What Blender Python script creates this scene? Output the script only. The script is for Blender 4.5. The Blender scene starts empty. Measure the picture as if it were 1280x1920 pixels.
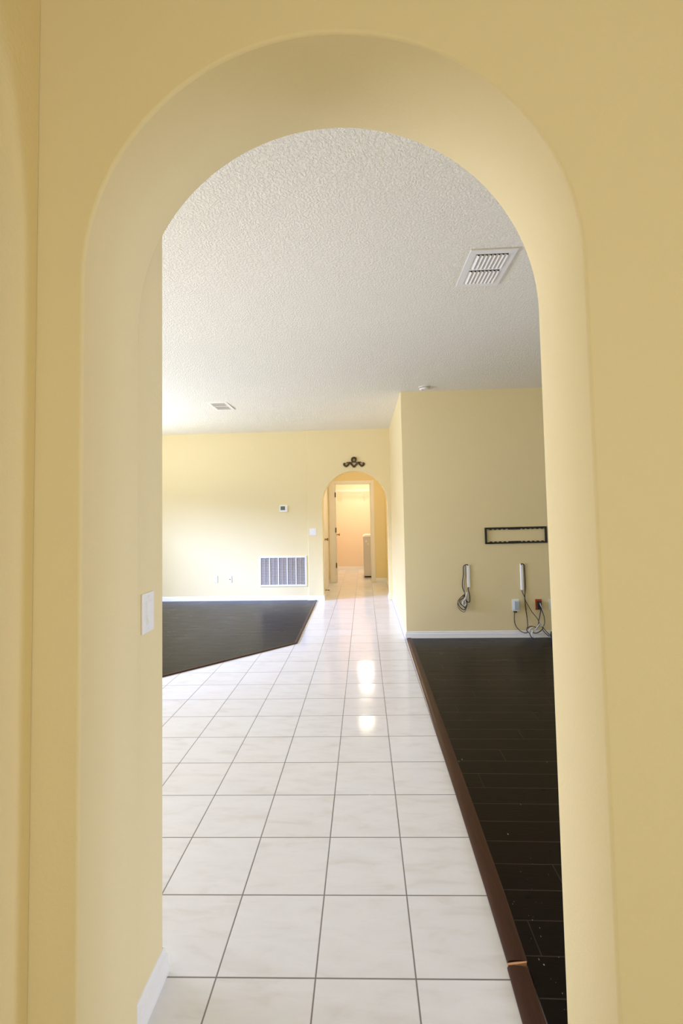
import bpy, bmesh, math, random
from math import pi, sin, cos, radians
from mathutils import Vector, Matrix

random.seed(7)
C = bpy.data.collections.new('house')
bpy.context.scene.collection.children.link(C)
SC = bpy.context.scene

# ------------------------------------------------------------------ camera
F_PX, PP_Y = 856.0, 926.1
YAW, PITCH, ROLL = .04814, .04789, .01906
EYE = Vector((0, 0, 1.405))
cam_data = bpy.data.cameras.new('camera')
cam_data.sensor_fit = 'HORIZONTAL'
cam_data.sensor_width = 36
cam_data.lens = 36 * F_PX / 1280
cam_data.shift_y = -(960 - PP_Y) / 1280
cam_data.clip_start = .02
cam = bpy.data.objects.new('camera', cam_data)
C.objects.link(cam)
Rz = Matrix.Rotation(YAW, 3, 'Z')
Rx = Matrix.Rotation(PITCH, 3, 'X')
Ry = Matrix.Rotation(ROLL, 3, 'Y')
Mw = Rz @ Rx @ Ry                       # columns: right, forward, up
right, fwd, up = Mw.col[0], Mw.col[1], Mw.col[2]
M = Matrix((right, up, -fwd)).transposed().to_4x4()
M.translation = EYE
cam.matrix_world = M
SC.camera = cam

# ------------------------------------------------------------------ world, lights, exposure
SC.view_settings.view_transform = 'Standard'
SC.view_settings.look = 'None'
SC.view_settings.exposure = 0.0
SC.view_settings.gamma = 1.0
SC.view_settings.use_curve_mapping = False
SC.cycles.max_bounces = 14
SC.cycles.diffuse_bounces = 10
SC.cycles.use_denoising = True
SC.cycles.sample_clamp_indirect = 6

W = bpy.data.worlds.new('sky'); SC.world = W; W.use_nodes = True
wn = W.node_tree.nodes; wn.clear()
wo = wn.new('ShaderNodeOutputWorld'); wb = wn.new('ShaderNodeBackground')
wb.inputs[0].default_value = (.72, .84, 1, 1); wb.inputs[1].default_value = 1.6
W.node_tree.links.new(wb.outputs[0], wo.inputs[0])


def area(name, loc, target, sx, sy, power, col, spread=180):
    l = bpy.data.lights.new(name, 'AREA'); l.shape = 'RECTANGLE'
    l.size, l.size_y, l.energy, l.color = sx, sy, power, col
    l.spread = radians(spread)
    o = bpy.data.objects.new(name, l); C.objects.link(o)
    o.location = loc
    d = Vector(target) - Vector(loc)
    o.rotation_euler = d.to_track_quat('-Z', 'Y').to_euler()
    return o


DAY = (.86, .92, 1.16)
# daylight at the left openings and the entry door, plus added fill lamps
area('daylight_sliding_door', (-5.12, 5.3, 1.05), (0, 5.3, 1.05), 2.4, 2.0, 16, DAY)
area('far_wall_fill', (-9.0, 4.0, 3.2), (-1.4, 7.3, .5), 2.0, 1.5, 205, (.68, .90, 1.75), 60)  # added bluish lamp, aimed to whiten the lower far wall
area('ceiling_glow_fill', (-5.12, 5.4, .25), (-3.4, 5.9, 2.85), 1.1, .6, 42, (.92, .96, 1.0), 75)  # added upward lamp imitating bounced light, for the far ceiling glow
area('daylight_side_window', (-5.12, 2.9, 1.25), (0, 2.9, 1.2), 2.2, 1.5, 110, (.78, .92, 1.36))
area('near_ceiling_fill', (-5.12, 3.0, .75), (-1.5, 2.6, 2.9), 2.0, .5, 54, (.97, .95, .96), 110)  # added upward lamp that brightens the near ceiling
area('dining_side_fill', (4.62, 2.35, 1.1), (-.6, 1.4, .6), 1.5, 1.8, 25, (.82, .94, 1.36), 95)  # added lamp that lifts the left jamb, at an invented opening
area('daylight_entry_door', (.95, -2.12, 1.35), (.4, 0, 1.35), 1.9, 2.0, 19.5, (.98, .98, .90))

# ------------------------------------------------------------------ node helpers
def mat(name, base=(.8, .8, .8), rough=.5, metal=0, spec=.5):
    m = bpy.data.materials.new(name); m.use_nodes = True
    b = m.node_tree.nodes['Principled BSDF']
    b.inputs['Base Color'].default_value = (*base, 1)
    b.inputs['Roughness'].default_value = rough
    b.inputs['Metallic'].default_value = metal
    b.inputs['Specular IOR Level'].default_value = spec
    return m


class NT:
    def __init__(s, m):
        s.t = m.node_tree; s.b = s.t.nodes['Principled BSDF']
        s.geo = s.t.nodes.new('ShaderNodeNewGeometry')
        s.xyz = s.t.nodes.new('ShaderNodeSeparateXYZ')
        s.t.links.new(s.geo.outputs['Position'], s.xyz.inputs[0])
        s.X, s.Y, s.Z = s.xyz.outputs
        s.P = s.geo.outputs['Position']

    def put(s, v, sock):
        if hasattr(v, 'is_linked'):
            s.t.links.new(v, sock)
        else:
            sock.default_value = v

    def math(s, op, *a):
        n = s.t.nodes.new('ShaderNodeMath'); n.operation = op
        for i, v in enumerate(a): s.put(v, n.inputs[i])
        return n.outputs[0]

    def vec(s, x, y, z):
        n = s.t.nodes.new('ShaderNodeCombineXYZ')
        for i, v in enumerate((x, y, z)): s.put(v, n.inputs[i])
        return n.outputs[0]

    def noise(s, v, scale, detail=3, rough=.5, dist=0):
        n = s.t.nodes.new('ShaderNodeTexNoise')
        s.put(v, n.inputs['Vector'])
        n.inputs['Scale'].default_value = scale; n.inputs['Detail'].default_value = detail
        n.inputs['Roughness'].default_value = rough; n.inputs['Distortion'].default_value = dist
        return n

    def white(s, v):
        n = s.t.nodes.new('ShaderNodeTexWhiteNoise'); n.noise_dimensions = '3D'
        s.put(v, n.inputs['Vector']); return n

    def ramp(s, f, stops):
        n = s.t.nodes.new('ShaderNodeValToRGB'); s.put(f, n.inputs[0])
        e = n.color_ramp.elements
        while len(e) < len(stops): e.new(.5)
        for i, (p, c) in enumerate(stops):
            e[i].position = p; e[i].color = (*c, 1) if len(c) == 3 else c
        return n.outputs[0]

    def mix(s, f, a, b, mode='MIX'):
        n = s.t.nodes.new('ShaderNodeMix'); n.data_type = 'RGBA'; n.blend_type = mode
        s.put(f, n.inputs['Factor'])
        for v, k in ((a, 6), (b, 7)):
            s.put((*v, 1) if isinstance(v, tuple) and len(v) == 3 else v, n.inputs[k])
        return n.outputs[2]

    def bump(s, h, strength, dist, normal=None):
        n = s.t.nodes.new('ShaderNodeBump'); s.put(h, n.inputs['Height'])
        n.inputs['Strength'].default_value = strength; n.inputs['Distance'].default_value = dist
        if normal is not None: s.put(normal, n.inputs['Normal'])
        return n.outputs[0]


def paint(name, col, rough=.6, bs=.25, scale=90):
    m = mat(name, col, rough, spec=.35); n = NT(m)
    h = n.noise(n.P, scale, 3, .55)
    v = n.noise(n.P, 1.1, 2)
    n.put(n.mix(n.math('MULTIPLY', v.outputs[0], .12), col, tuple(c * .86 for c in col)), n.b.inputs['Base Color'])
    n.put(n.bump(h.outputs[0], bs, .004), n.b.inputs['Normal'])
    return m


M_WALL = paint('yellow_wall_paint', (.83, .71, .415))
M_PEACH = paint('peach_wall_paint', (.86, .74, .58))
M_TRIM = mat('white_trim_paint', (.86, .86, .84), .35)
M_DOOR = mat('white_door_paint', (.84, .81, .74), .4)
M_WHITE = mat('white_plastic', (.86, .86, .85), .35)
M_IVORY = mat('ivory_plastic', (.78, .74, .66), .35)
M_METALW = mat('white_enamel_metal', (.82, .81, .78), .35)
M_BLACK = mat('black_steel', (.012, .011, .01), .45)
M_BLKPL = mat('black_plastic', (.02, .018, .016), .4)
M_DUCT_SHADE = mat('duct_shade_dark', (.05, .045, .035), .9)
M_FILTER = mat('grey_filter', (.20, .18, .16), .9)
M_BRONZE = mat('antique_bronze', (.10, .065, .03), .5, .6)
M_BRASS = mat('aged_brass', (.32, .23, .10), .35, .9)
M_HINGE = mat('dark_brass_hinge', (.10, .07, .035), .45, .7)
M_LOUVRE = mat('grey_louvre_metal', (.74, .67, .61), .5)
M_ORANGE = mat('orange_plastic', (.42, .07, .02), .4)
M_GREY = mat('grey_plastic', (.45, .52, .55), .4)
M_LCD = mat('lcd_screen', (.12, .15, .13), .2)
M_GREEN = mat('green_plastic', (.18, .55, .08), .4)
M_RAWWOOD = mat('raw_split_wood', (.62, .33, .16), .7)
M_FLECK = mat('pale_paint_fleck', (.42, .40, .36), .6)
M_CABLE = mat('black_cable_rubber', (.035, .026, .018), .5)
M_CABLEB = mat('brown_cable_rubber', (.10, .045, .03), .5)
M_CABLEW = mat('white_cable_rubber', (.62, .60, .56), .5)
M_GLASS = mat('window_glass', (1, 1, 1), .05)
nt = M_GLASS.node_tree; tr = nt.nodes.new('ShaderNodeBsdfTransparent'); mx = nt.nodes.new('ShaderNodeMixShader')
mx.inputs[0].default_value = .06
nt.links.new(tr.outputs[0], mx.inputs[1]); nt.links.new(nt.nodes['Principled BSDF'].outputs[0], mx.inputs[2])
nt.links.new(mx.outputs[0], nt.nodes['Material Output'].inputs[0])

# knock-down ceiling texture
M_CEIL = mat('textured_ceiling_paint', (.87, .835, .725), .85, spec=.2)
n = NT(M_CEIL)
h1 = n.noise(n.P, 88, 3, .6, .3)
h = n.ramp(h1.outputs[0], [(.42, (0, 0, 0)), (.60, (1, 1, 1))])
n.put(n.bump(h, .65, .0045), n.b.inputs['Normal'])

# marble look ceramic tile, 30 cm grid with grout
S = .3048
M_TILE = mat('marbled_ceramic_tile', (.8, .8, .8), .12, spec=.5)
n = NT(M_TILE)
u = n.math('ADD', n.math('DIVIDE', n.X, S), .581)
v = n.math('SUBTRACT', n.math('SUBTRACT', n.math('DIVIDE', n.Y, S), 4.765), n.math('MULTIPLY', u, .0214))
fu, fv = n.math('FRACT', u), n.math('FRACT', v)
iu, iv = n.math('FLOOR', u), n.math('FLOOR', v)
du = n.math('MINIMUM', fu, n.math('SUBTRACT', 1.0, fu))
dv = n.math('MINIMUM', fv, n.math('SUBTRACT', 1.0, fv))
d = n.math('MINIMUM', du, dv)
cell = n.white(n.vec(iu, iv, 3.0))
cs = n.t.nodes.new('ShaderNodeSeparateXYZ'); n.put(cell.outputs['Color'], cs.inputs[0])
off = n.vec(n.math('ADD', n.X, n.math('MULTIPLY', cs.outputs[0], 37.0)), n.math('ADD', n.Y, n.math('MULTIPLY', cs.outputs[1], 23.0)), cs.outputs[2])
rot = n.t.nodes.new('ShaderNodeMapping'); n.put(off, rot.inputs[0]); rot.inputs['Rotation'].default_value = (0, 0, .55)
rot.inputs['Scale'].default_value = (1, 3.2, 1)
ve = n.noise(rot.outputs[0], 5.5, 4, .55, .5)
vb = n.noise(off, 2.2, 2)
vein = n.math('ADD', n.math('MULTIPLY', ve.outputs[0], .8), n.math('MULTIPLY', vb.outputs[0], .2))
veinc = n.ramp(vein, [(.33, (.715, .705, .705)), (.45, (.765, .765, .785)), (.60, (.79, .795, .82)), (.70, (.75, .745, .76))])
tint = n.mix(n.math('MULTIPLY', cs.outputs[2], .35), veinc, n.mix(1.0, veinc, (.965, .945, .92), 'MULTIPLY'))
gv = n.noise(n.vec(iu, iv, 9.0), 1.0, 0)
gmask = n.ramp(d, [(.0058, (0, 0, 0)), (.0092, (1, 1, 1))])
gcol = n.mix(n.noise(n.P, 2.5, 2).outputs[0], (.10, .085, .08), (.28, .25, .235))
n.put(n.mix(gmask, gcol, tint), n.b.inputs['Base Color'])
n.put(n.ramp(d, [(.0052, (.8, .8, .8)), (.0085, (.11, .11, .11))]), n.b.inputs['Roughness'])
# every tile lies a hair out of level, as laid tiles do
tilt = n.t.nodes.new('ShaderNodeVectorMath'); tilt.operation = 'ADD'
n.put(n.geo.outputs['Normal'], tilt.inputs[0])
n.put(n.vec(n.math('MULTIPLY', n.math('SUBTRACT', cs.outputs[0], .5), .012), n.math('MULTIPLY', n.math('SUBTRACT', cs.outputs[1], .5), .03), 0.0), tilt.inputs[1])
nn = n.t.nodes.new('ShaderNodeVectorMath'); nn.operation = 'NORMALIZE'; n.put(tilt.outputs[0], nn.inputs[0])
bh = n.ramp(d, [(.004, (0, 0, 0)), (.016, (1, 1, 1))])
wav = n.noise(n.P, 9, 2)
hh = n.math('ADD', bh, n.math('MULTIPLY', wav.outputs[0], .25))
n.put(n.bump(hh, .35, .0015, nn.outputs[0]), n.b.inputs['Normal'])


def wood(name, light=1.0):
    m = mat(name, (.05, .03, .02), .3, spec=.11)
    n = NT(m)
    pw = .1275
    row = n.math('FLOOR', n.math('DIVIDE', n.math('SUBTRACT', n.Y, .003), pw))
    fr = n.math('FRACT', n.math('DIVIDE', n.math('SUBTRACT', n.Y, .003), pw))
    xs = n.math('ADD', n.math('DIVIDE', n.X, 1.2), n.math('ADD', n.math('MULTIPLY', n.math('SUBTRACT', row, 14.0), .4222), .4033))
    fx = n.math('FRACT', xs); ix = n.math('FLOOR', xs)
    pr = n.white(n.vec(ix, row, 1.0))
    g = n.noise(n.vec(n.math('MULTIPLY', n.X, .12), n.Y, n.math('MULTIPLY', pr.outputs[0], 9.0)), 95, 4, .6)
    g2 = n.noise(n.vec(n.math('MULTIPLY', n.X, .25), n.Y, 0.0), 14, 3, .5)
    c = n.mix(g.outputs[0], (.003 * light, .0016 * light, .001 * light), (.012 * light, .0068 * light, .0038 * light))
    c = n.mix(n.math('MULTIPLY', pr.outputs[0], .35), c, (.008 * light, .005 * light, .0035 * light))
    ed = n.math('MINIMUM', fr, n.math('SUBTRACT', 1.0, fr))
    ex = n.math('MULTIPLY', n.math('MINIMUM', fx, n.math('SUBTRACT', 1.0, fx)), 9.7)
    e = n.math('MINIMUM', ed, ex)
    seam = n.ramp(e, [(.008, (1, 1, 1)), (.018, (0, 0, 0))])
    worn = n.noise(n.P, 3.1, 2)
    sm = n.math('MULTIPLY', seam, n.math('MULTIPLY', worn.outputs[0], .5))
    n.put(n.mix(sm, c, (.16, .12, .10)), n.b.inputs['Base Color'])
    n.put(n.math('ADD', .22, n.math('MULTIPLY', g2.outputs[0], .16)), n.b.inputs['Roughness'])
    n.put(n.bump(n.math('SUBTRACT', g.outputs[0], n.math('MULTIPLY', seam, 1.5)), .25, .0015), n.b.inputs['Normal'])
    return m


M_WOOD = wood('espresso_laminate')
M_TMOLD = mat('dark_brown_molding', (.055, .022, .012), .36, spec=.22)
n = NT(M_TMOLD)
g = n.noise(n.vec(n.X, n.math('MULTIPLY', n.Y, .08), n.Z), 120, 3, .6)
n.put(n.mix(g.outputs[0], (.030, .012, .007), (.075, .029, .015)), n.b.inputs['Base Color'])

# ------------------------------------------------------------------ mesh helpers
def obj(name, bm, material, parent=None, loc=None, smooth=None, bevel=0, segs=2):
    me = bpy.data.meshes.new(name)
    bmesh.ops.recalc_face_normals(bm, faces=bm.faces)
    bm.to_mesh(me); bm.free()
    for m in (material if isinstance(material, (list, tuple)) else [material]): me.materials.append(m)
    if smooth is not None:
        for p in me.polygons: p.use_smooth = True
        me.set_sharp_from_angle(angle=radians(smooth))
    o = bpy.data.objects.new(name, me); C.objects.link(o)
    if parent is not None: o.parent = parent
    if loc is not None: o.location = loc
    if bevel:
        b = o.modifiers.new('soft_edges', 'BEVEL'); b.width = bevel; b.segments = segs; b.limit_method = 'ANGLE'
        b.angle_limit = radians(40); b.harden_normals = False
    return o


def box(bm, x0, x1, y0, y1, z0, z1, mi=0):
    vs = [bm.verts.new(p) for p in ((x0, y0, z0), (x1, y0, z0), (x1, y1, z0), (x0, y1, z0), (x0, y0, z1), (x1, y0, z1), (x1, y1, z1), (x0, y1, z1))]
    fs = [bm.faces.new([vs[i] for i in q]) for q in ((0, 3, 2, 1), (4, 5, 6, 7), (0, 1, 5, 4), (1, 2, 6, 5), (2, 3, 7, 6), (3, 0, 4, 7))]
    for f in fs: f.material_index = mi
    return vs


def boxes(*bs):
    bm = bmesh.new()
    for b in bs: box(bm, *b)
    return bm


def prism(bm, pts, a, b, axis='Z'):
    """outline (list of 2D points) extruded from a to b along an axis"""
    def P(p, t):
        return {'Z': (p[0], p[1], t), 'Y': (p[0], t, p[1]), 'X': (t, p[0], p[1])}[axis]
    A = [bm.verts.new(P(p, a)) for p in pts]; B = [bm.verts.new(P(p, b)) for p in pts]
    bm.faces.new(A); bm.faces.new(B[::-1])
    for i in range(len(pts)):
        j = (i + 1) % len(pts); bm.faces.new((A[i], B[i], B[j], A[j]))


def lathe(bm, prof, seg=32, M=None):
    rings = []
    for r, z in prof:
        if r < 1e-6: rings.append([bm.verts.new((0, 0, z))])
        else: rings.append([bm.verts.new((r * cos(2 * pi * k / seg), r * sin(2 * pi * k / seg), z)) for k in range(seg)])
    new = [v for r in rings for v in r]
    for a, b in zip(rings, rings[1:]):
        for k in range(seg):
            l = (k + 1) % seg
            if len(a) == 1 and len(b) == 1: continue
            if len(a) == 1: bm.faces.new((a[0], b[k], b[l]))
            elif len(b) == 1: bm.faces.new((a[k], b[0], a[l]))
            else: bm.faces.new((a[k], b[k], b[l], a[l]))
    if M is not None: bmesh.ops.transform(bm, matrix=M, verts=new)
    return new


def catmull(pts, n=10):
    P = [Vector(p) for p in pts]; P = [2 * P[0] - P[1]] + P + [2 * P[-1] - P[-2]]
    out = []
    for i in range(1, len(P) - 2):
        for k in range(n):
            t = k / n; a, b, c, d = P[i - 1], P[i], P[i + 1], P[i + 2]
            out.append(.5 * ((2 * b) + (c - a) * t + (2 * a - 5 * b + 4 * c - d) * t * t + (3 * b - a - 3 * c + d) * t ** 3))
    out.append(P[-2]); return out


def tube(bm, pts, r, seg=8, n=8, flat=None):
    """swept round section; r may be a number or a list interpolated along the path"""
    path = catmull(pts, n) if n > 1 else [Vector(p) for p in pts]
    m = len(path); up = Vector((0, 1, 0)); rings = []
    for i, p in enumerate(path):
        t = (path[min(i + 1, m - 1)] - path[max(i - 1, 0)])
        if t.length < 1e-9: t = Vector((0, 0, 1))
        t.normalize()
        s = t.cross(up)
        if s.length < .05: s = t.cross(Vector((1, 0, 0)))
        s.normalize(); w = s.cross(t).normalized()
        if isinstance(r, (list, tuple)):
            f = i / (m - 1) * (len(r) - 1); k = min(int(f), len(r) - 2); rr = r[k] + (r[k + 1] - r[k]) * (f - k)
        else: rr = r
        rings.append([bm.verts.new(p + s * (rr * cos(2 * pi * k / seg)) + w * ((flat or 1) * rr * sin(2 * pi * k / seg))) for k in range(seg)])
    for a, b in zip(rings, rings[1:]):
        for k in range(seg):
            l = (k + 1) % seg; bm.faces.new((a[k], b[k], b[l], a[l]))
    bm.faces.new(rings[0][::-1]); bm.faces.new(rings[-1])


def struct(name, bm, m, parent=None, **k):
    o = obj(name, bm, m, parent, **k)
    if parent is None: o['kind'] = 'structure'
    return o


def tag(o, label, cat, group=None):
    o['label'] = label; o['category'] = cat
    if group: o['group'] = group
    return o


def thing(name, label, cat, loc=(0, 0, 0), rot=(0, 0, 0), group=None):
    o = bpy.data.objects.new(name, None); C.objects.link(o)
    o.location = loc; o.rotation_euler = rot; o.empty_display_size = .1
    return tag(o, label, cat, group)


def dup(root, loc, rot=None, label=None, group=None):
    r = root.copy(); C.objects.link(r); r.location = loc
    if rot is not None: r.rotation_euler = rot
    if label: r['label'] = label
    if group: r['group'] = group
    for ch in list(root.children):
        c = ch.copy(); C.objects.link(c); c.parent = r
        for gch in ch.children:
            q = gch.copy(); C.objects.link(q); q.parent = c
    return r


def arch_outline(x0, x1, top, cx, r, spring, jl=None, jr=None, seg=72):
    jl = cx - r if jl is None else jl; jr = cx + r if jr is None else jr
    pts = [(x0, 0), (jl, 0)]
    for k in range(seg + 1):
        a = pi - pi * k / seg
        pts.append((cx + r * cos(a), spring + r * sin(a)))
    pts += [(jr, 0), (x1, 0), (x1, top), (x0, top)]
    return pts


# ------------------------------------------------------------------ the setting
ZC = lambda y: 2.828 + .0135 * (y - 5.27)     # the big room's ceiling, a little out of level
TOP = 2.95
YA0, YA1 = .985, 1.248                         # the near arched wall
XL, XR = -5.05, 4.55                           # outer walls of the big room

bm = bmesh.new(); prism(bm, arch_outline(-.80, 2.40, TOP, -.070, .557, 1.948), YA0, YA1, 'Y')
struct('wall_entry', bm, M_WALL, smooth=30, bevel=.007, segs=3)
bm = boxes((-5.2, -.648, 1.262, 1.446, 0, TOP), (-5.2, -.805, 1.20, 1.262, 0, TOP))
struct('wall_living_near', bm, M_WALL, bevel=.005)
struct('wall_dining_near', boxes((2.405, XR + .15, 1.10, YA1, 0, TOP)), M_WALL)
struct('wall_entry_left', boxes((-.885, -.735, -2.1, YA0 - .001, 0, TOP)), M_WALL)
struct('wall_entry_right', boxes((2.25, 2.40, -2.1, YA0 - .001, 0, TOP)), M_WALL)
# back wall of the entry with its glazed door
struct('wall_entry_back', boxes((-.885, -.25, -2.25, -2.1, 0, TOP), (1.75, 2.40, -2.25, -2.1, 0, TOP), (-.25, 1.75, -2.25, -2.1, 2.35, TOP), (-.25, 1.75, -2.25, -2.1, 0, .35)), M_WALL)
# left outer wall with a sliding glass door and a window
struct('wall_living_left', boxes((XL - .15, XL, 1.2, 1.75, 0, TOP), (XL - .15, XL, 4.05, 4.1, 0, TOP), (XL - .15, XL, 6.5, 7.9, 0, TOP),
       (XL - .15, XL, 4.1, 6.5, 2.08, TOP), (XL - .15, XL, 1.75, 4.05, 2.05, TOP), (XL - .15, XL, 1.75, 4.05, 0, .5)), M_WALL)
struct('wall_dining_right', boxes((XR, XR + .15, 1.2, 1.5, 0, TOP), (XR, XR + .15, 3.2, 5.4, 0, TOP), (XR, XR + .15, 1.5, 3.2, 2.08, TOP)), M_WALL)
# the block between dining room and hall: its front carries the wall bracket, its left side lines the passage
struct('wall_dining_far', boxes((.451, XR + .15, 5.27, 7.659, 0, TOP)), M_WALL, bevel=.006)
struct('wall_living_far', boxes((-5.2, -.935, 7.69, 7.85, 0, TOP)), M_WALL)
bm = bmesh.new(); prism(bm, arch_outline(-.947, .60, TOP, -.151, .544, 1.611, seg=48), 7.66, 7.86, 'Y')
struct('wall_hall_arch', bm, M_WALL, smooth=30, bevel=.006)
struct('wall_hall_left', boxes((-.90, -.757, 7.861, 9.70, 0, 2.6)), M_WALL)
struct('wall_hall_right', boxes((.448, .60, 7.861, 9.70, 0, 2.6)), M_WALL)
struct('wall_hall_end', boxes((-.90, -.612, 9.70, 9.82, 0, 2.6), (.153, 1.10, 9.70, 9.82, 0, 2.6), (-.612, .153, 9.70, 9.82, 2.087, 2.6)), M_WALL)
struct('wall_laundry_left', boxes((-.85, -.735, 9.821, 12.0, 0, 2.6)), M_PEACH)
struct('wall_laundry_right', boxes((.95, 1.10, 9.821, 12.0, 0, 2.6)), M_PEACH)
struct('wall_laundry_far', boxes((-.85, 1.10, 11.97, 12.1, 0, 2.6)), M_PEACH)

# ceilings
bm = bmesh.new()
y0, y1 = 1.15, 7.9
vs = [bm.verts.new(p) for p in ((XL - .15, y0, ZC(y0)), (XR + .15, y0, ZC(y0)), (XR + .15, y1, ZC(y1)), (XL - .15, y1, ZC(y1)),
                                (XL - .15, y0, 3.05), (XR + .15, y0, 3.05), (XR + .15, y1, 3.05), (XL - .15, y1, 3.05))]
for q in ((0, 1, 2, 3), (4, 7, 6, 5), (0, 4, 5, 1), (1, 5, 6, 2), (2, 6, 7, 3), (3, 7, 4, 0)): bm.faces.new([vs[i] for i in q])
struct('ceiling', bm, M_CEIL)
struct('ceiling', boxes((-.9, 2.4, -2.25, 1.149, 2.83, 2.95)), M_CEIL)
struct('ceiling', boxes((-.9, 1.1, 7.87, 12.1, 2.44, 2.56)), M_CEIL)

# floors
struct('floor', boxes((-5.2, XR + .15, -2.3, 12.1, -.12, 0)), M_TILE)
bm = bmesh.new()
prism(bm, [(-5.05, 1.446), (-4.40, 1.446), (-.790, 5.085), (-.832, 7.655), (-.947, 7.655), (-.947, 7.69), (-5.05, 7.69)], .0005, .009)
struct('floor_living', bm, M_WOOD)
bm = bmesh.new()
prism(bm, [(.472, 1.25), (XR, 1.25), (XR, 5.27), (.507, 5.27), (.500, 3.4), (.482, 2.0)], .0005, .009)
struct('floor_dining', bm, M_WOOD)


def strip(path, w, h, side=1):
    """rounded transition moulding along a floor path; w measured to the left of travel * side"""
    bm = bmesh.new(); prof = [(0, .0006), (.0, h * .45), (.10, h * .85), (.35, h), (.65, h), (.9, h * .85), (1, h * .6), (1, .0006)]
    P = [Vector((*p, 0)) for p in path]; rows = []
    for i, p in enumerate(P):
        t = (P[min(i + 1, len(P) - 1)] - P[max(i - 1, 0)]).normalized(); nrm = Vector((-t.y, t.x, 0)) * side
        if 0 < i < len(P) - 1:
            a = (P[i] - P[i - 1]).normalized(); nn = Vector((-a.y, a.x, 0)) * side; nrm = nrm / max(.3, nrm.dot(nn))
        ww = w[i] if isinstance(w, (list, tuple)) else w
        rows.append([bm.verts.new(p + nrm * (q[0] * ww) + Vector((0, 0, q[1]))) for q in prof])
    for a, b in zip(rows, rows[1:]):
        for k in range(len(prof)):
            l = (k + 1) % len(prof); bm.faces.new((a[k], b[k], b[l], a[l]))
    bm.faces.new(rows[0]); bm.faces.new(rows[-1][::-1])
    return bm


struct('trim_1', strip([(.416, 1.512), (.421, 1.767), (.428, 2.382), (.437, 3.4), (.452, 5.262)], [.062, .066, .068, .066, .058], .015, -1), M_TMOLD, smooth=40)
struct('trim_2', strip([(.400, 1.20), (.405, 1.345), (.411, 1.497)], [.064, .064, .063], .013, -1), M_TMOLD, smooth=40)
struct('trim_3', strip([(-4.42, 1.446), (-.768, 5.097), (-.809, 7.645)], .034, .014, 1), M_TMOLD, smooth=40)


def baseboard(name, x0, y0, x1, y1, nx, ny, mitre0=0, mitre1=0):
    """face offset t=13 mm along the normal (nx, ny); mitre adds length at the ends"""
    L = math.hypot(x1 - x0, y1 - y0); tx, ty = (x1 - x0) / L, (y1 - y0) / L
    prof = [(0, 0), (.014, 0), (.014, .012), (.0115, .030), (.010, .058), (.006, .062), (.005, .078), (.003, .083), (0, .084)]
    bm = bmesh.new(); A = []; B = []
    for d, z in prof:
        A.append(bm.verts.new((x0 + nx * d - tx * d * mitre0, y0 + ny * d - ty * d * mitre0, z)))
        B.append(bm.verts.new((x1 + nx * d + tx * d * mitre1, y1 + ny * d + ty * d * mitre1, z)))
    bm.faces.new(A); bm.faces.new(B[::-1])
    for i in range(len(prof)):
        j = (i + 1) % len(prof); bm.faces.new((A[i], B[i], B[j], A[j]))
    return struct(name, bm, M_TRIM)


baseboard('baseboard_living_near', -.648, 1.2485, -.648, 1.446, 1, 0, 0, 1)
baseboard('baseboard_living_near_end', -.648, 1.446, -5.0, 1.446, 0, 1, 1, 0)
baseboard('baseboard_dining_far', .451, 5.27, 4.5, 5.27, 0, -1, 1, 0)
baseboard('baseboard_passage_right', .451, 5.27, .451, 7.64, -1, 0, 1, 0)
baseboard('baseboard_living_far', -5.0, 7.69, -.948, 7.69, 0, -1, 0, 0)
baseboard('baseboard_hall_arch', -.947, 7.66, -.695, 7.66, 0, -1, 1, 1)
baseboard('baseboard_arch_left', -.695, 7.66, -.695, 7.86, 1, 0, 1, 0)
baseboard('baseboard_arch_right', .393, 7.66, .393, 7.86, -1, 0, 0, 0)
baseboard('baseboard_hall_right', .448, 7.862, .448, 9.70, -1, 0, 0, -1)
baseboard('baseboard_hall_end', .222, 9.70, .448, 9.70, 0, -1, 0, 0)
baseboard('baseboard_hall_left', -.757, 9.44, -.757, 9.70, 1, 0, 0, 0)
baseboard('baseboard_laundry_far', -.735, 11.97, .95, 11.97, 0, -1, 0, 0)
baseboard('baseboard_laundry_left', -.735, 9.821, -.735, 11.96, 1, 0, 0, 0)

# windows and glazed door openings (unseen and assumed, placed to let the daylight in)
def window(name, x, y0, y1, z0, z1, panes, axis='X'):
    f = .05; bs = []
    def B(a0, a1, c0, c1, d=.03):
        return (x - d, x + d, a0, a1, c0, c1) if axis == 'X' else (a0, a1, x - d, x + d, c0, c1)
    bs += [B(y0, y1, z0, z0 + f), B(y0, y1, z1 - f, z1), B(y0, y0 + f, z0 + f, z1 - f), B(y1 - f, y1, z0 + f, z1 - f)]
    for k in range(1, panes):
        c = y0 + (y1 - y0) * k / panes; bs.append(B(c - .03, c + .03, z0 + f, z1 - f))
    w = struct(name, boxes(*bs), M_TRIM)
    obj('pane', boxes(B(y0 + f, y1 - f, z0 + f, z1 - f, .003)), M_GLASS, w)


window('window_1', XL - .07, 4.1, 6.5, 0, 2.08, 2)
window('window_2', XL - .07, 1.75, 4.05, .5, 2.05, 3)
window('added_window_3', XR + .07, 1.5, 3.2, 0, 2.08, 2)  # dining-side glass door, invented as an opening for the added lamp
window('window_4', -2.17, -.25, 1.75, .35, 2.35, 2, 'Y')

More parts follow.
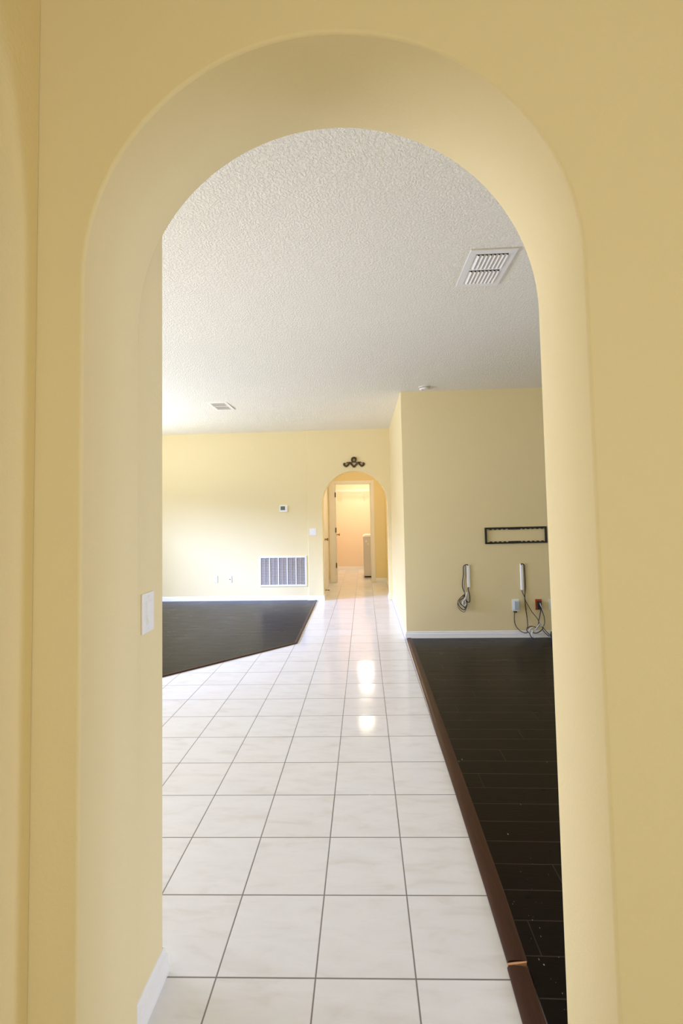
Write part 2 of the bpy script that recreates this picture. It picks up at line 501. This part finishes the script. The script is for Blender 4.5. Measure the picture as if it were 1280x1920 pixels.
# laundry door: casing, leaf swung into the laundry, hinges, knobs
d1 = struct('door_1', boxes((-.738, -.612, 9.688, 9.699, 0, 2.151), (.153, .221, 9.688, 9.699, 0, 2.151), (-.611, .152, 9.688, 9.699, 2.087, 2.151),
                            (-.6115, -.598, 9.688, 9.832, 0, 2.075), (.139, .1525, 9.688, 9.832, 0, 2.075), (-.598, .139, 9.688, 9.832, 2.075, 2.0865),
                            (-.598, -.588, 9.75, 9.77, 0, 2.075), (.129, .139, 9.75, 9.77, 0, 2.075)), M_DOOR, bevel=.002)
leafm = boxes((-.665, -.630, 9.84, 10.58, .01, 2.05))
leaf = obj('leaf', leafm, M_DOOR, d1, bevel=.002)
bm = bmesh.new()
for x0, s in ((-.630, 1), (-.665, -1)):
    lathe(bm, [(0, 0), (.028, 0), (.028, .006), (.012, .010), (.011, .035), (.024, .042), (.029, .055), (.022, .067), (0, .070)], 20,
          Matrix.Translation((x0, 10.50, .975)) @ Matrix.Rotation(s * pi / 2, 4, 'Y'))
obj('knob', bm, M_BRASS, leaf, smooth=40)
for z in (1.853, 1.104, .362):
    bm = boxes((-.598, -.592, 9.700, 9.748, z - .050, z + .050)); lathe(bm, [(0, -.052), (.011, -.052), (.011, .052), (0, .052)], 12, Matrix.Translation((-.600, 9.680, z)))
    obj('hinge', bm, M_HINGE, d1)
# closed door on the left side of the little hall
d2 = struct('door_2', boxes((-.756, -.744, 8.50, 8.565, 0, 2.10), (-.756, -.744, 9.355, 9.42, 0, 2.10), (-.756, -.744, 8.565, 9.355, 2.035, 2.10)), M_DOOR, bevel=.002)
obj('leaf', boxes((-.7562, -.749, 8.568, 9.352, .008, 2.033)), M_DOOR, d2)
bm = bmesh.new()
lathe(bm, [(0, 0), (.030, 0), (.030, .006), (.012, .010), (.011, .035), (.024, .042), (.029, .055), (.022, .067), (0, .070)], 20,
      Matrix.Translation((-.749, 8.64, .965)) @ Matrix.Rotation(pi / 2, 4, 'Y'))
obj('knob', bm, M_BRASS, d2, smooth=40)

# ------------------------------------------------------------------ ceiling vents
def make_vent():
    r = thing('ceiling_vent', 'white supply vent in the textured ceiling above the dining floor, near the arch', 'vent')
    W2, L2 = .124, .197
    bm = bmesh.new()
    o1 = [(-W2, -L2), (W2, -L2), (W2, L2), (-W2, L2)]
    holes = [(-.087, -.160, .087, -.008), (-.087, .008, .087, .160)]
    # rim with a thin bevelled edge, then bars around two slots
    for b in ((-W2, W2, -L2, -.160), (-W2, W2, .160, L2), (-W2, -.087, -.160, .160), (.087, W2, -.160, .160), (-.087, .087, -.008, .008)):
        box(bm, b[0], b[1], b[2], b[3], -.0075, .0004)
    bmesh.ops.remove_doubles(bm, verts=bm.verts, dist=1e-5)
    obj('frame', bm, M_METALW, r, bevel=.0015)
    for h in holes:
        for k in range(8):
            x = h[0] + (k + .5) * .174 / 8
            bm = bmesh.new()
            prof = [(-.0105, -.0030), (-.0098, -.0022), (.0010, -.0058), (.0085, -.0120), (.0075, -.0130), (.0000, -.0072)]
            prism(bm, [(x + a, z) for a, z in prof], h[1] + .013, h[3] - .001, 'Y')
            obj('slat', bm, M_METALW, r)
    obj('duct_shade', boxes((-.087, .087, -.160, .160, -.0016, .0)), M_DUCT_SHADE, r)  # flat dark sheet standing in for the shade inside the vent
    return r


vent = make_vent()
SL = math.atan(.0135)
vent.location = (.714, 2.560, ZC(2.56) - .001); vent.rotation_euler = (SL, 0, 0)
dup(vent, (-1.785, 5.675, ZC(5.675) - .001), (SL, 0, pi), 'small white supply vent in the ceiling over the dark living room floor')

# smoke detector
sd = thing('smoke_detector', 'round white smoke detector on the ceiling just before the bracket wall', 'smoke detector', (.708, 5.085, ZC(5.085)), (pi + SL, 0, 0))
bm = bmesh.new(); lathe(bm, [(0, .0), (.068, 0), (.068, .010), (0, .010)], 40); obj('base', bm, M_IVORY, sd, smooth=35)
bm = bmesh.new(); lathe(bm, [(.0, .0135), (.058, .0135), (.060, .020), (.050, .034), (.030, .040), (0, .041)], 40); obj('cover', bm, M_IVORY, sd, smooth=35)
bm = bmesh.new(); lathe(bm, [(0, .0102), (.054, .0102), (.054, .0133), (0, .0133)], 40); obj('vent_gap', bm, M_BLKPL, sd)
obj('sounder_slot', boxes((-.036, -.004, .020, .030, .036, .0395)), M_BLKPL, sd)

# ------------------------------------------------------------------ wall bracket and everything under it
YB = 5.27
tb = thing('wall_bracket', 'long black steel television wall bracket with notched rails on the yellow wall', 'wall bracket', (1.7045, YB - .001, 1.149), (0, radians(-.35), 0))
HW, HH, BT = .336, .092, .024
for s in (1, -1):
    pts = [(-HW, s * HH), (HW, s * HH), (HW, s * (HH - BT * .72))]
    # notched inner edge: teeth pointing to the middle of the opening
    xs = []
    nT = 5
    seq = []
    def teeth(a, b):
        w = (b - a) / nT
        for k in range(nT):
            x = a + k * w
            seq.extend([(x, .72), (x + w * .40, .72), (x + w * .50, 1.12), (x + w * .84, 1.12), (x + w * .94, .72)])
    teeth(-HW + .025, -.055); seq.append((-.055, 1.12)); seq.append((.055, 1.12)); teeth(.055, HW - .025)
    for x, f in reversed(seq): pts.append((x, s * (HH - BT * f)))
    pts.append((-HW, s * (HH - BT * .72)))
    if s < 0: pts = pts[::-1]
    bm = bmesh.new(); prism(bm, pts, -.018, -.001, 'Y'); obj('rail', bm, M_BLACK, tb)
for s in (1, -1):
    obj('end_plate', boxes((s * HW - .012, s * HW + .006, -.024, -.001, -HH, HH) if s > 0 else (-HW - .006, -HW + .012, -.024, -.001, -HH, HH)), M_BLACK, tb)
for x in (-.20, 0, .20):
    for z in (HH - .010, -HH + .010):
        bm = bmesh.new()
        lathe(bm, [(0, 0), (.006, 0), (.005, .004), (0, .004)], 8, Matrix.Translation((x, -.018, z)) @ Matrix.Rotation(pi / 2, 4, 'X'))
        obj('bolt', bm, M_BLKPL, tb)


def raceway(x, z0, z1, w, label):
    r = thing('cable_cover', label, 'cable cover', (x, YB, z0))
    h = z1 - z0
    bm = bmesh.new(); prism(bm, [(-w / 2, 0), (w / 2, 0), (w / 2, -.006), (w / 2 - .006, -.016), (-w / 2 + .006, -.016), (-w / 2, -.006)], 0, h, 'Z')
    obj('channel', bm, M_WHITE, r)
    return r


raceway(1.166, .574, .820, .034, 'white vertical cable cover with the tangled cord coil hanging below it')
raceway(1.758, .536, .826, .034, 'white vertical cable cover above the adapter with one straight cord running past')


def cable(name, label, paths, r, m, y=5.248, parent=None):
    bm = bmesh.new()
    for p in paths:
        tube(bm, [(q[0], q[2] if len(q) > 2 else y, q[1]) for q in p], r * 1.18, 7, 6)
    o = obj(name, bm, m, parent, smooth=60)
    if label: tag(o, label, 'cable')
    return o


# coil under the left cover
cable('hanging_cable', 'black cords looped from the top of the left cable cover into a hanging coil', [
    [(1.160, .818, 5.250), (1.150, .829, 5.246), (1.127, .823, 5.25), (1.110, .801, 5.255), (1.107, .715, 5.258), (1.095, .640, 5.258), (1.093, .573, 5.256), (1.107, .528, 5.25), (1.113, .502, 5.246),
     (1.082, .473, 5.244), (1.044, .436, 5.242), (1.034, .399, 5.242), (1.058, .350, 5.240), (1.100, .325, 5.240), (1.118, .353, 5.240), (1.134, .395, 5.242), (1.117, .454, 5.240), (1.110, .500, 5.240)],
    [(1.111, .502, 5.236), (1.093, .462, 5.234), (1.055, .430, 5.236), (1.060, .395, 5.234), (1.090, .368, 5.232), (1.113, .347, 5.232), (1.125, .372, 5.232), (1.108, .412, 5.234), (1.095, .450, 5.234)]], .0042, M_CABLE)
cable('hanging_cable', 'thin grey cord running beside the left cable cover down to the coil', [
    [(1.134, .815, 5.256), (1.132, .760, 5.258), (1.130, .700, 5.258), (1.119, .621, 5.256), (1.111, .566, 5.25), (1.113, .512, 5.236)]], .0028, mat('grey_cable_rubber', (.16, .14, .12), .5))
cable('hanging_cable', 'reddish brown wire forming the outer loop of the hanging coil', [
    [(1.108, .492, 5.228), (1.060, .456, 5.228), (1.030, .410, 5.228), (1.032, .360, 5.226), (1.062, .318, 5.226), (1.096, .303, 5.226), (1.112, .322, 5.226), (1.122, .350, 5.226), (1.130, .378, 5.226)]], .0026, M_CABLEB)
cable('hanging_cable', 'short dark cord from the bottom of the left cable cover into the coil', [
    [(1.158, .572, 5.262), (1.156, .545, 5.255), (1.168, .490, 5.252), (1.168, .425, 5.248), (1.155, .408, 5.24), (1.128, .424, 5.234), (1.112, .455, 5.228)]], .0040, M_CABLE)
cable('hanging_cable', 'white bundled wires inside the hanging cord coil', [
    [(1.116, .460, 5.222), (1.088, .425, 5.220), (1.082, .392, 5.220), (1.104, .374, 5.220), (1.119, .395, 5.220), (1.108, .430, 5.220), (1.122, .480, 5.222), (1.138, .520, 5.234)]], .0055, M_CABLEW)

# cords on the right
cable('power_cord', 'long dark cord looping over the right cable cover and falling to the floor tangle', [
    [(1.752, .815, 5.256), (1.752, .829, 5.248), (1.771, .826, 5.25), (1.788, .806, 5.258), (1.790, .771, 5.262), (1.791, .666, 5.262), (1.791, .561, 5.262), (1.781, .477, 5.258), (1.779, .425, 5.258),
     (1.786, .325, 5.260), (1.793, .247, 5.258), (1.796, .195, 5.25), (1.792, .142, 5.235)]], .0042, M_CABLE)
cable('power_cord', 'thin dark cord crossing diagonally from the right cable cover towards the outlet cords', [
    [(1.750, .534, 5.262), (1.758, .498, 5.255), (1.773, .461, 5.250), (1.786, .409, 5.248), (1.812, .362, 5.25), (1.849, .293, 5.25), (1.889, .241, 5.248), (1.913, .199, 5.242), (1.920, .165, 5.232)]], .0032, M_CABLE)

def plate(name, label, cat, x, z, w, h, m, y=YB, group=None):
    r = thing(name, label, cat, (x, y, z), group=group)
    obj('cover_plate', boxes((-w / 2, w / 2, -.006, 0, -h / 2, h / 2)), m, r, bevel=.002)
    return r


def receptacle(r, m, dark=M_BLKPL):
    for z in (.020, -.020):
        f = obj('socket', boxes((-.017, .017, -.0085, -.006, z - .014, z + .014)), m, r, bevel=.003)
        obj('slots', boxes((-.009, -.006, -.0092, -.0084, z - .001, z + .009), (.006, .009, -.0092, -.0084, z - .001, z + .009), (-.003, .003, -.0092, -.0084, z - .011, z - .006)), dark, f)


p = plate('wall_adapter', 'white wall plate with a pale grey adapter box and a dark plug underneath', 'adapter', 1.680, .366, .080, .132, M_WHITE)
obj('adapter_box', boxes((-.026, .034, -.036, -.006, -.046, .046)), M_GREY, p, bevel=.005)
bm = boxes((-.030, .004, -.032, -.008, -.078, -.064)); obj('plug', bm, M_BLKPL, p, bevel=.003)
cable('power_cord', 'dark cord curving from the wall adapter down along the white baseboard', [
    [(1.662, .300, 5.25), (1.656, .262, 5.25), (1.655, .205, 5.255), (1.663, .154, 5.255), (1.687, .110, 5.248), (1.722, .080, 5.236), (1.765, .066, 5.236), (1.790, .075, 5.232)]], .0036, M_CABLE)
p = plate('wall_outlet', 'orange wall outlet with dark plugs in it beside the bracket cords', 'outlet', 1.930, .372, .070, .118, M_ORANGE)
receptacle(p, M_ORANGE)
obj('plug', boxes((-.022, .022, -.040, -.0095, -.050, .040)), M_BLKPL, p, bevel=.005)
p = plate('wall_outlet', 'white duplex outlet half hidden behind the right arch edge', 'outlet', 2.076, .369, .070, .116, M_WHITE)
receptacle(p, M_WHITE, M_BLKPL)
cable('power_cord', 'black cord dropping straight from the orange outlet to the tangle', [
    [(1.936, .345, 5.232), (1.941, .318, 5.235), (1.933, .256, 5.245), (1.918, .204, 5.24), (1.906, .160, 5.23), (1.884, .125, 5.224), (1.847, .085, 5.218)]], .0042, M_CABLE)
cable('power_cord', 'white cord bowing right from the orange outlet down to the tangle', [
    [(1.932, .395, 5.228), (1.940, .365, 5.224), (1.956, .335, 5.232), (1.966, .282, 5.245), (1.974, .245, 5.25)]], .0040, M_CABLEW)
cable('power_cord', 'dark cord end bowing right below the white outlet cord', [
    [(1.945, .322, 5.236), (1.966, .275, 5.238), (1.979, .224, 5.242), (1.976, .172, 5.236), (1.955, .130, 5.224)]], .0034, M_CABLE)
cable('tangled_cable', 'dark loops of the cord tangle lying at the baseboard', [
    [(1.792, .142, 5.235), (1.778, .111, 5.226), (1.776, .096, 5.222), (1.786, .080, 5.22), (1.801, .068, 5.218), (1.815, .032, 5.214), (1.840, .0135, 5.200), (1.852, .0132, 5.190)],
    [(1.786, .120, 5.222), (1.815, .142, 5.218), (1.854, .137, 5.214), (1.875, .125, 5.216), (1.850, .095, 5.214), (1.832, .074, 5.212)],
    [(1.836, .074, 5.208), (1.880, .072, 5.208), (1.925, .098, 5.208), (1.946, .125, 5.212), (1.925, .150, 5.216), (1.900, .160, 5.22)]], .0040, M_CABLE)
cable('tangled_cable', 'white loops of the cord tangle lying at the baseboard', [
    [(1.842, .136, 5.206), (1.808, .118, 5.204), (1.796, .098, 5.202), (1.818, .086, 5.202), (1.842, .092, 5.202), (1.868, .118, 5.204), (1.900, .146, 5.206), (1.930, .158, 5.206), (1.950, .140, 5.206)],
    [(1.832, .104, 5.198), (1.822, .060, 5.198), (1.833, .036, 5.198), (1.850, .024, 5.196)],
    [(1.875, .130, 5.200), (1.898, .158, 5.198), (1.908, .172, 5.198), (1.925, .150, 5.198), (1.948, .148, 5.200)]], .0052, M_CABLEW)
cable('tangled_cable', 'two dark cords slanting from the tangle down to the black adapter brick', [
    [(1.922, .168, 5.214), (1.951, .126, 5.205), (1.978, .089, 5.195), (2.006, .055, 5.185)],
    [(1.940, .108, 5.205), (1.967, .070, 5.195), (2.002, .040, 5.185)]], .0036, M_CABLE)
br = thing('adapter_brick', 'black adapter brick with green edge leaning at the baseboard beside the arch', 'adapter', (2.060, 5.175, .010), (0, radians(15), radians(-8)))
obj('body', boxes((-.055, .075, -.028, .028, .012, .072)), M_BLKPL, br, bevel=.006)
obj('green_edge', boxes((-.045, .070, -.016, .026, .0722, .080)), M_GREEN, br, bevel=.002)
obj('label_face', boxes((-.038, .06, -.0292, -.0282, .038, .068)), M_GREY, br)

# ------------------------------------------------------------------ far wall fittings
YF = 7.69
g = thing('return_air_grille', 'large white return air grille with five grey louvred panels low on the far wall', 'grille', (-1.378, YF, .490))
GW, GH = .400, .254
bs = [(-GW, GW, -.012, 0, -GH, -GH + .030), (-GW, GW, -.012, 0, GH - .030, GH), (-GW, -GW + .024, -.012, 0, -GH + .03, GH - .03), (GW - .030, GW, -.012, 0, -GH + .03, GH - .03)]
pw = (2 * GW - .054) / 5
for k in range(1, 5):
    c = -GW + .024 + pw * k; bs.append((c - .008, c + .008, -.012, 0, -GH + .03, GH - .03))
obj('frame', boxes(*bs), M_METALW, g, bevel=.0015)
for k in range(5):
    a = -GW + .024 + pw * k + (.008 if k else 0); b = -GW + .024 + pw * (k + 1) - (.008 if k < 4 else 0)
    bm = bmesh.new()
    nl = 30
    for j in range(nl):
        z = -GH + .034 + j * (2 * GH - .068) / nl
        prism(bm, [(-.010, z), (-.0098, z - .0010), (-.003, z + .0022), (-.0032, z + .0032)], a, b, 'X')
    box(bm, (a + b) / 2 - .0015, (a + b) / 2 + .0015, -.0105, -.002, -GH + .03, GH - .03)
    o = obj('louvre_panel', bm, M_LOUVRE, g)
obj('filter', boxes((-GW + .02, GW - .02, -.0015, -.0005, -GH + .02, GH - .02)), M_FILTER, g)

t = thing('thermostat', 'small white thermostat with a grey screen on the far yellow wall', 'thermostat', (-1.350, YF, 1.548))
obj('body', boxes((-.075, .062, -.028, 0, -.060, .056)), M_WHITE, t, bevel=.006)
obj('screen', boxes((-.055, .022, -.0295, -.0275, -.028, .036)), M_LCD, t)
obj('buttons', boxes((.036, .050, -.0295, -.0275, .008, .028), (.036, .050, -.0295, -.0275, -.026, -.006)), M_IVORY, t)
p = plate('wall_outlet', 'white duplex outlet low on the far wall, farther from the return grille', 'outlet', -2.535, .372, .070, .116, M_WHITE, YF)
receptacle(p, M_WHITE, M_BLKPL)
p = plate('wall_jack', 'white cable jack plate low on the far wall, between outlet and return grille', 'wall jack', -2.290, .368, .070, .116, M_WHITE, YF)
bm = bmesh.new(); lathe(bm, [(0, .006), (.007, .006), (.007, .016), (0, .016)], 12, Matrix.Rotation(pi / 2, 4, 'X')); obj('connector', bm, M_BRASS, p)


def switch(name, label, loc, rz, gangs):
    r = thing(name, label, 'light switch', loc, (0, 0, rz))
    w = .072 if gangs == 1 else .116
    obj('cover_plate', boxes((-w / 2, w / 2, -.006, 0, -.058, .058)), M_WHITE, r, bevel=.002)
    for k in range(gangs):
        c = 0 if gangs == 1 else (-.023 + .046 * k)
        f = boxes((c - .0175, c + .0175, -.0075, -.006, -.034, .034)); obj('switch_frame', f, M_WHITE, r)
        bm = bmesh.new(); prism(bm, [(-.0075, -.031), (-.0145, -.031), (-.0085, 0), (-.0092, .031), (-.0075, .031)], c - .0145, c + .0145, 'X')
        obj('rocker', bm, M_WHITE, r)
    for k in range(gangs):
        c = 0 if gangs == 1 else (-.023 + .046 * k)
        for z in (-.047, .047):
            bm = bmesh.new()
            lathe(bm, [(0, .006), (.003, .006), (.003, .0068), (0, .0068)], 8, Matrix.Translation((c, 0, z)) @ Matrix.Rotation(pi / 2, 4, 'X'))
            obj('screw', bm, M_IVORY, r)
    return r


switch('light_switch', 'white rocker light switch on the wall return just inside the near arch', (-.648, 1.336, 1.131), pi / 2, 1)
switch('light_switch', 'white double light switch plate beside the far hall arch', (-.862, 7.66, 1.145), 0, 2)

# wrought ornament over the far arch
orn = thing('wall_ornament', 'small dark bronze ribbon and scroll ornament hung over the far hall arch', 'ornament', (-.150, 7.648, 2.285))
bm = bmesh.new()
tube(bm, [(-.004, 0, .012), (-.030, -.006, .042), (-.026, -.010, .078), (.004, -.012, .092), (.030, -.008, .078), (.028, -.006, .045), (.006, 0, .012)], [.009, .016, .018, .016, .018, .015, .009], 8, 7)
obj('ribbon_loop', bm, M_BRONZE, orn, smooth=60)
for s in (-1, 1):
    bm = bmesh.new()
    tube(bm, [(s * .002, 0, -.070), (s * .028, -.004, -.035), (s * .052, -.006, -.004), (s * .078, -.008, .004), (s * .100, -.006, -.026), (s * .128, -.004, -.048), (s * .158, -.004, -.034), (s * .172, -.002, -.012), (s * .156, -.004, .000), (s * .142, -.004, -.010)],
         [.012, .015, .017, .020, .014, .017, .016, .013, .011, .007], 8, 6)
    tube(bm, [(s * .030, -.004, -.030), (s * .040, -.008, -.005), (s * .030, -.010, .018), (s * .014, -.006, .020)], [.008, .009, .007, .004], 8, 5)
    tube(bm, [(s * .080, -.004, .004), (s * .108, -.008, .014), (s * .132, -.006, -.002)], [.007, .009, .004], 8, 5)
    obj('scroll', bm, M_BRONZE, orn, smooth=60)
bm = bmesh.new(); lathe(bm, [(0, 0), (.014, .004), (.018, .014), (.012, .024), (0, .028)], 14, Matrix.Translation((0, .010, -.052)) @ Matrix.Rotation(pi / 2, 4, 'X')); obj('rosette', bm, M_BRONZE, orn, smooth=50)

# door stop by the little hall's left door
ds = thing('door_stop', 'small brass spring door stop at the foot of the little hall left wall', 'door stop', (-.743, 8.44, .045))
bm = bmesh.new()
tube(bm, [(.002 + .065 * k / 60, .007 * cos(k * 1.05), .007 * sin(k * 1.05)) for k in range(61)], .0022, 5, 1)
obj('spring', bm, M_BRASS, ds)
bm = bmesh.new(); lathe(bm, [(0, 0), (.010, 0), (.010, .014), (0, .016)], 12, Matrix.Translation((.066, 0, 0)) @ Matrix.Rotation(pi / 2, 4, 'Y')); obj('tip', bm, M_BLKPL, ds)
bm = bmesh.new(); lathe(bm, [(0, 0), (.012, 0), (.012, .003), (0, .003)], 12, Matrix.Translation((-.013, 0, 0)) @ Matrix.Rotation(pi / 2, 4, 'Y')); obj('base', bm, M_BRASS, ds)

# ------------------------------------------------------------------ laundry room
wm = thing('washing_machine', 'white top loading washing machine seen side on through the laundry doorway', 'washing machine', (-.030, 10.42, 0))
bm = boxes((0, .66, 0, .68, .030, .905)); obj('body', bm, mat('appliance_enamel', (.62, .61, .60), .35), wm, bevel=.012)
obj('base', boxes((.015, .645, .012, .668, .001, .029)), M_BLKPL, wm)  # black block standing in for the shaded gap under the body
bm = bmesh.new(); prism(bm, [(-.012, .906), (-.012, .920), (.010, .942), (.05, .950), (.60, .950), (.66, .950), (.66, .906)], -.004, .684, 'Y'); obj('top_panel', bm, M_WHITE, wm, bevel=.006)
obj('lid', boxes((.035, .44, .06, .62, .951, .962)), M_WHITE, wm, bevel=.004)
bm = bmesh.new(); prism(bm, [(.47, .951), (.655, .951), (.655, 1.09), (.585, 1.09)], .0, .68, 'Y'); obj('control_console', bm, M_WHITE, wm, bevel=.006)
obj('sticker', boxes((.05, .085, -.0012, -.0002, .80, .835)), M_WHITE, wm)
obj('sticker', boxes((.10, .125, -.0012, -.0002, .735, .765)), M_WHITE, wm)

ws = thing('wire_shelf', 'white wire shelf with hanging rail high on the laundry back wall', 'shelf', (0, 11.97, 2.055))
bm = bmesh.new()
for y in (-.02, -.30, -.16): tube(bm, [(-.73, y, 0), (.94, y, 0)], .004, 6, 1)
tube(bm, [(-.73, -.305, -.030), (.94, -.305, -.030)], .004, 6, 1)
obj('rods', bm, M_WHITE, ws)
bm = bmesh.new()
for k in range(66):
    x = -.725 + k * .0254
    tube(bm, [(x, -.005, .004), (x, -.306, .004), (x, -.308, -.030)], .0018, 4, 1)
obj('deck_wires', bm, M_WHITE, ws)
for x in (-.55, .012, .60):
    bm = bmesh.new(); tube(bm, [(x, -.295, -.004), (x, -.004, -.27)], .006, 6, 1); obj('brace', bm, M_WHITE, ws)

def dome(label, loc, r, strength, col):
    m = mat('lit_lamp_glass', (1, .95, .85), .3)
    b = m.node_tree.nodes['Principled BSDF']
    b.inputs['Emission Color'].default_value = (*col, 1); b.inputs['Emission Strength'].default_value = strength
    cl = thing('ceiling_light', label, 'ceiling light', loc, (pi, 0, 0))
    k = r / .14
    bm = bmesh.new(); lathe(bm, [(0, 0), (.15 * k, 0), (.15 * k, .022), (.12 * k, .024), (0, .024)], 32); obj('base', bm, M_METALW, cl, smooth=40)
    bm = bmesh.new(); lathe(bm, [(.138 * k, .0245), (.136 * k, .05), (.115 * k, .078), (.07 * k, .098), (0, .106)], 32); obj('shade', bm, m, cl, smooth=50)


dome('round glowing dome light on the laundry room ceiling', (-.02, 10.95, 2.44), .15, 80, (1, .85, .68))
dome('round glowing dome light on the little hall ceiling behind the far arch', (-.03, 8.50, 2.44), .13, 34, (1, .88, .62))

# ------------------------------------------------------------------ specks of paint and the split moulding
bm = bmesh.new()
F = [(.527, 2.693, .012, .5), (.505, 2.671, .008, .2), (.719, 2.292, .006, .9), (.595, 2.085, .012, .9), (.991, 2.672, .009, .1), (.913, 4.466, .008, 0), (.575, 3.974, .006, .3),
     (.525, 1.504, .007, .4), (.516, 1.521, .006, .1), (.500, 1.725, .004, .8), (.560, 1.631, .005, .2), (.547, 1.661, .004, .5), (.59, 1.44, .005, .2), (.63, 1.47, .004, .6), (.545, 1.42, .005, .6), (.552, 1.60, .004, .1), (.58, 1.53, .004, .4)]
for i in range(26):
    F.append((random.uniform(.50, .72), random.uniform(1.30, 1.95), random.uniform(.0012, .0028), random.random()))
for x, y, r, a in F:
    k = random.choice((4, 5, 6)); vs = []
    for j in range(k):
        t = 2 * pi * j / k + a * 3; q = r * random.uniform(.35, .7) * (1.0 if j % 2 else .5)
        vs.append((x + q * cos(t) * .5, y + q * sin(t)))
    prism(bm, vs, .0092, .0102)
o = obj('paint_flecks', bm, M_FLECK); o['kind'] = 'stuff'; tag(o, 'pale paint flecks scattered on the dark laminate near the moulding', 'debris')
bm = bmesh.new(); prism(bm, [(.413, 1.4975), (.440, 1.500), (.474, 1.507), (.475, 1.511), (.445, 1.508), (.414, 1.5035)], .0006, .0128)
tag(obj('wood_splinter', bm, M_RAWWOOD), 'pale raw wood splinter in the crack between two floor moulding pieces', 'splinter')
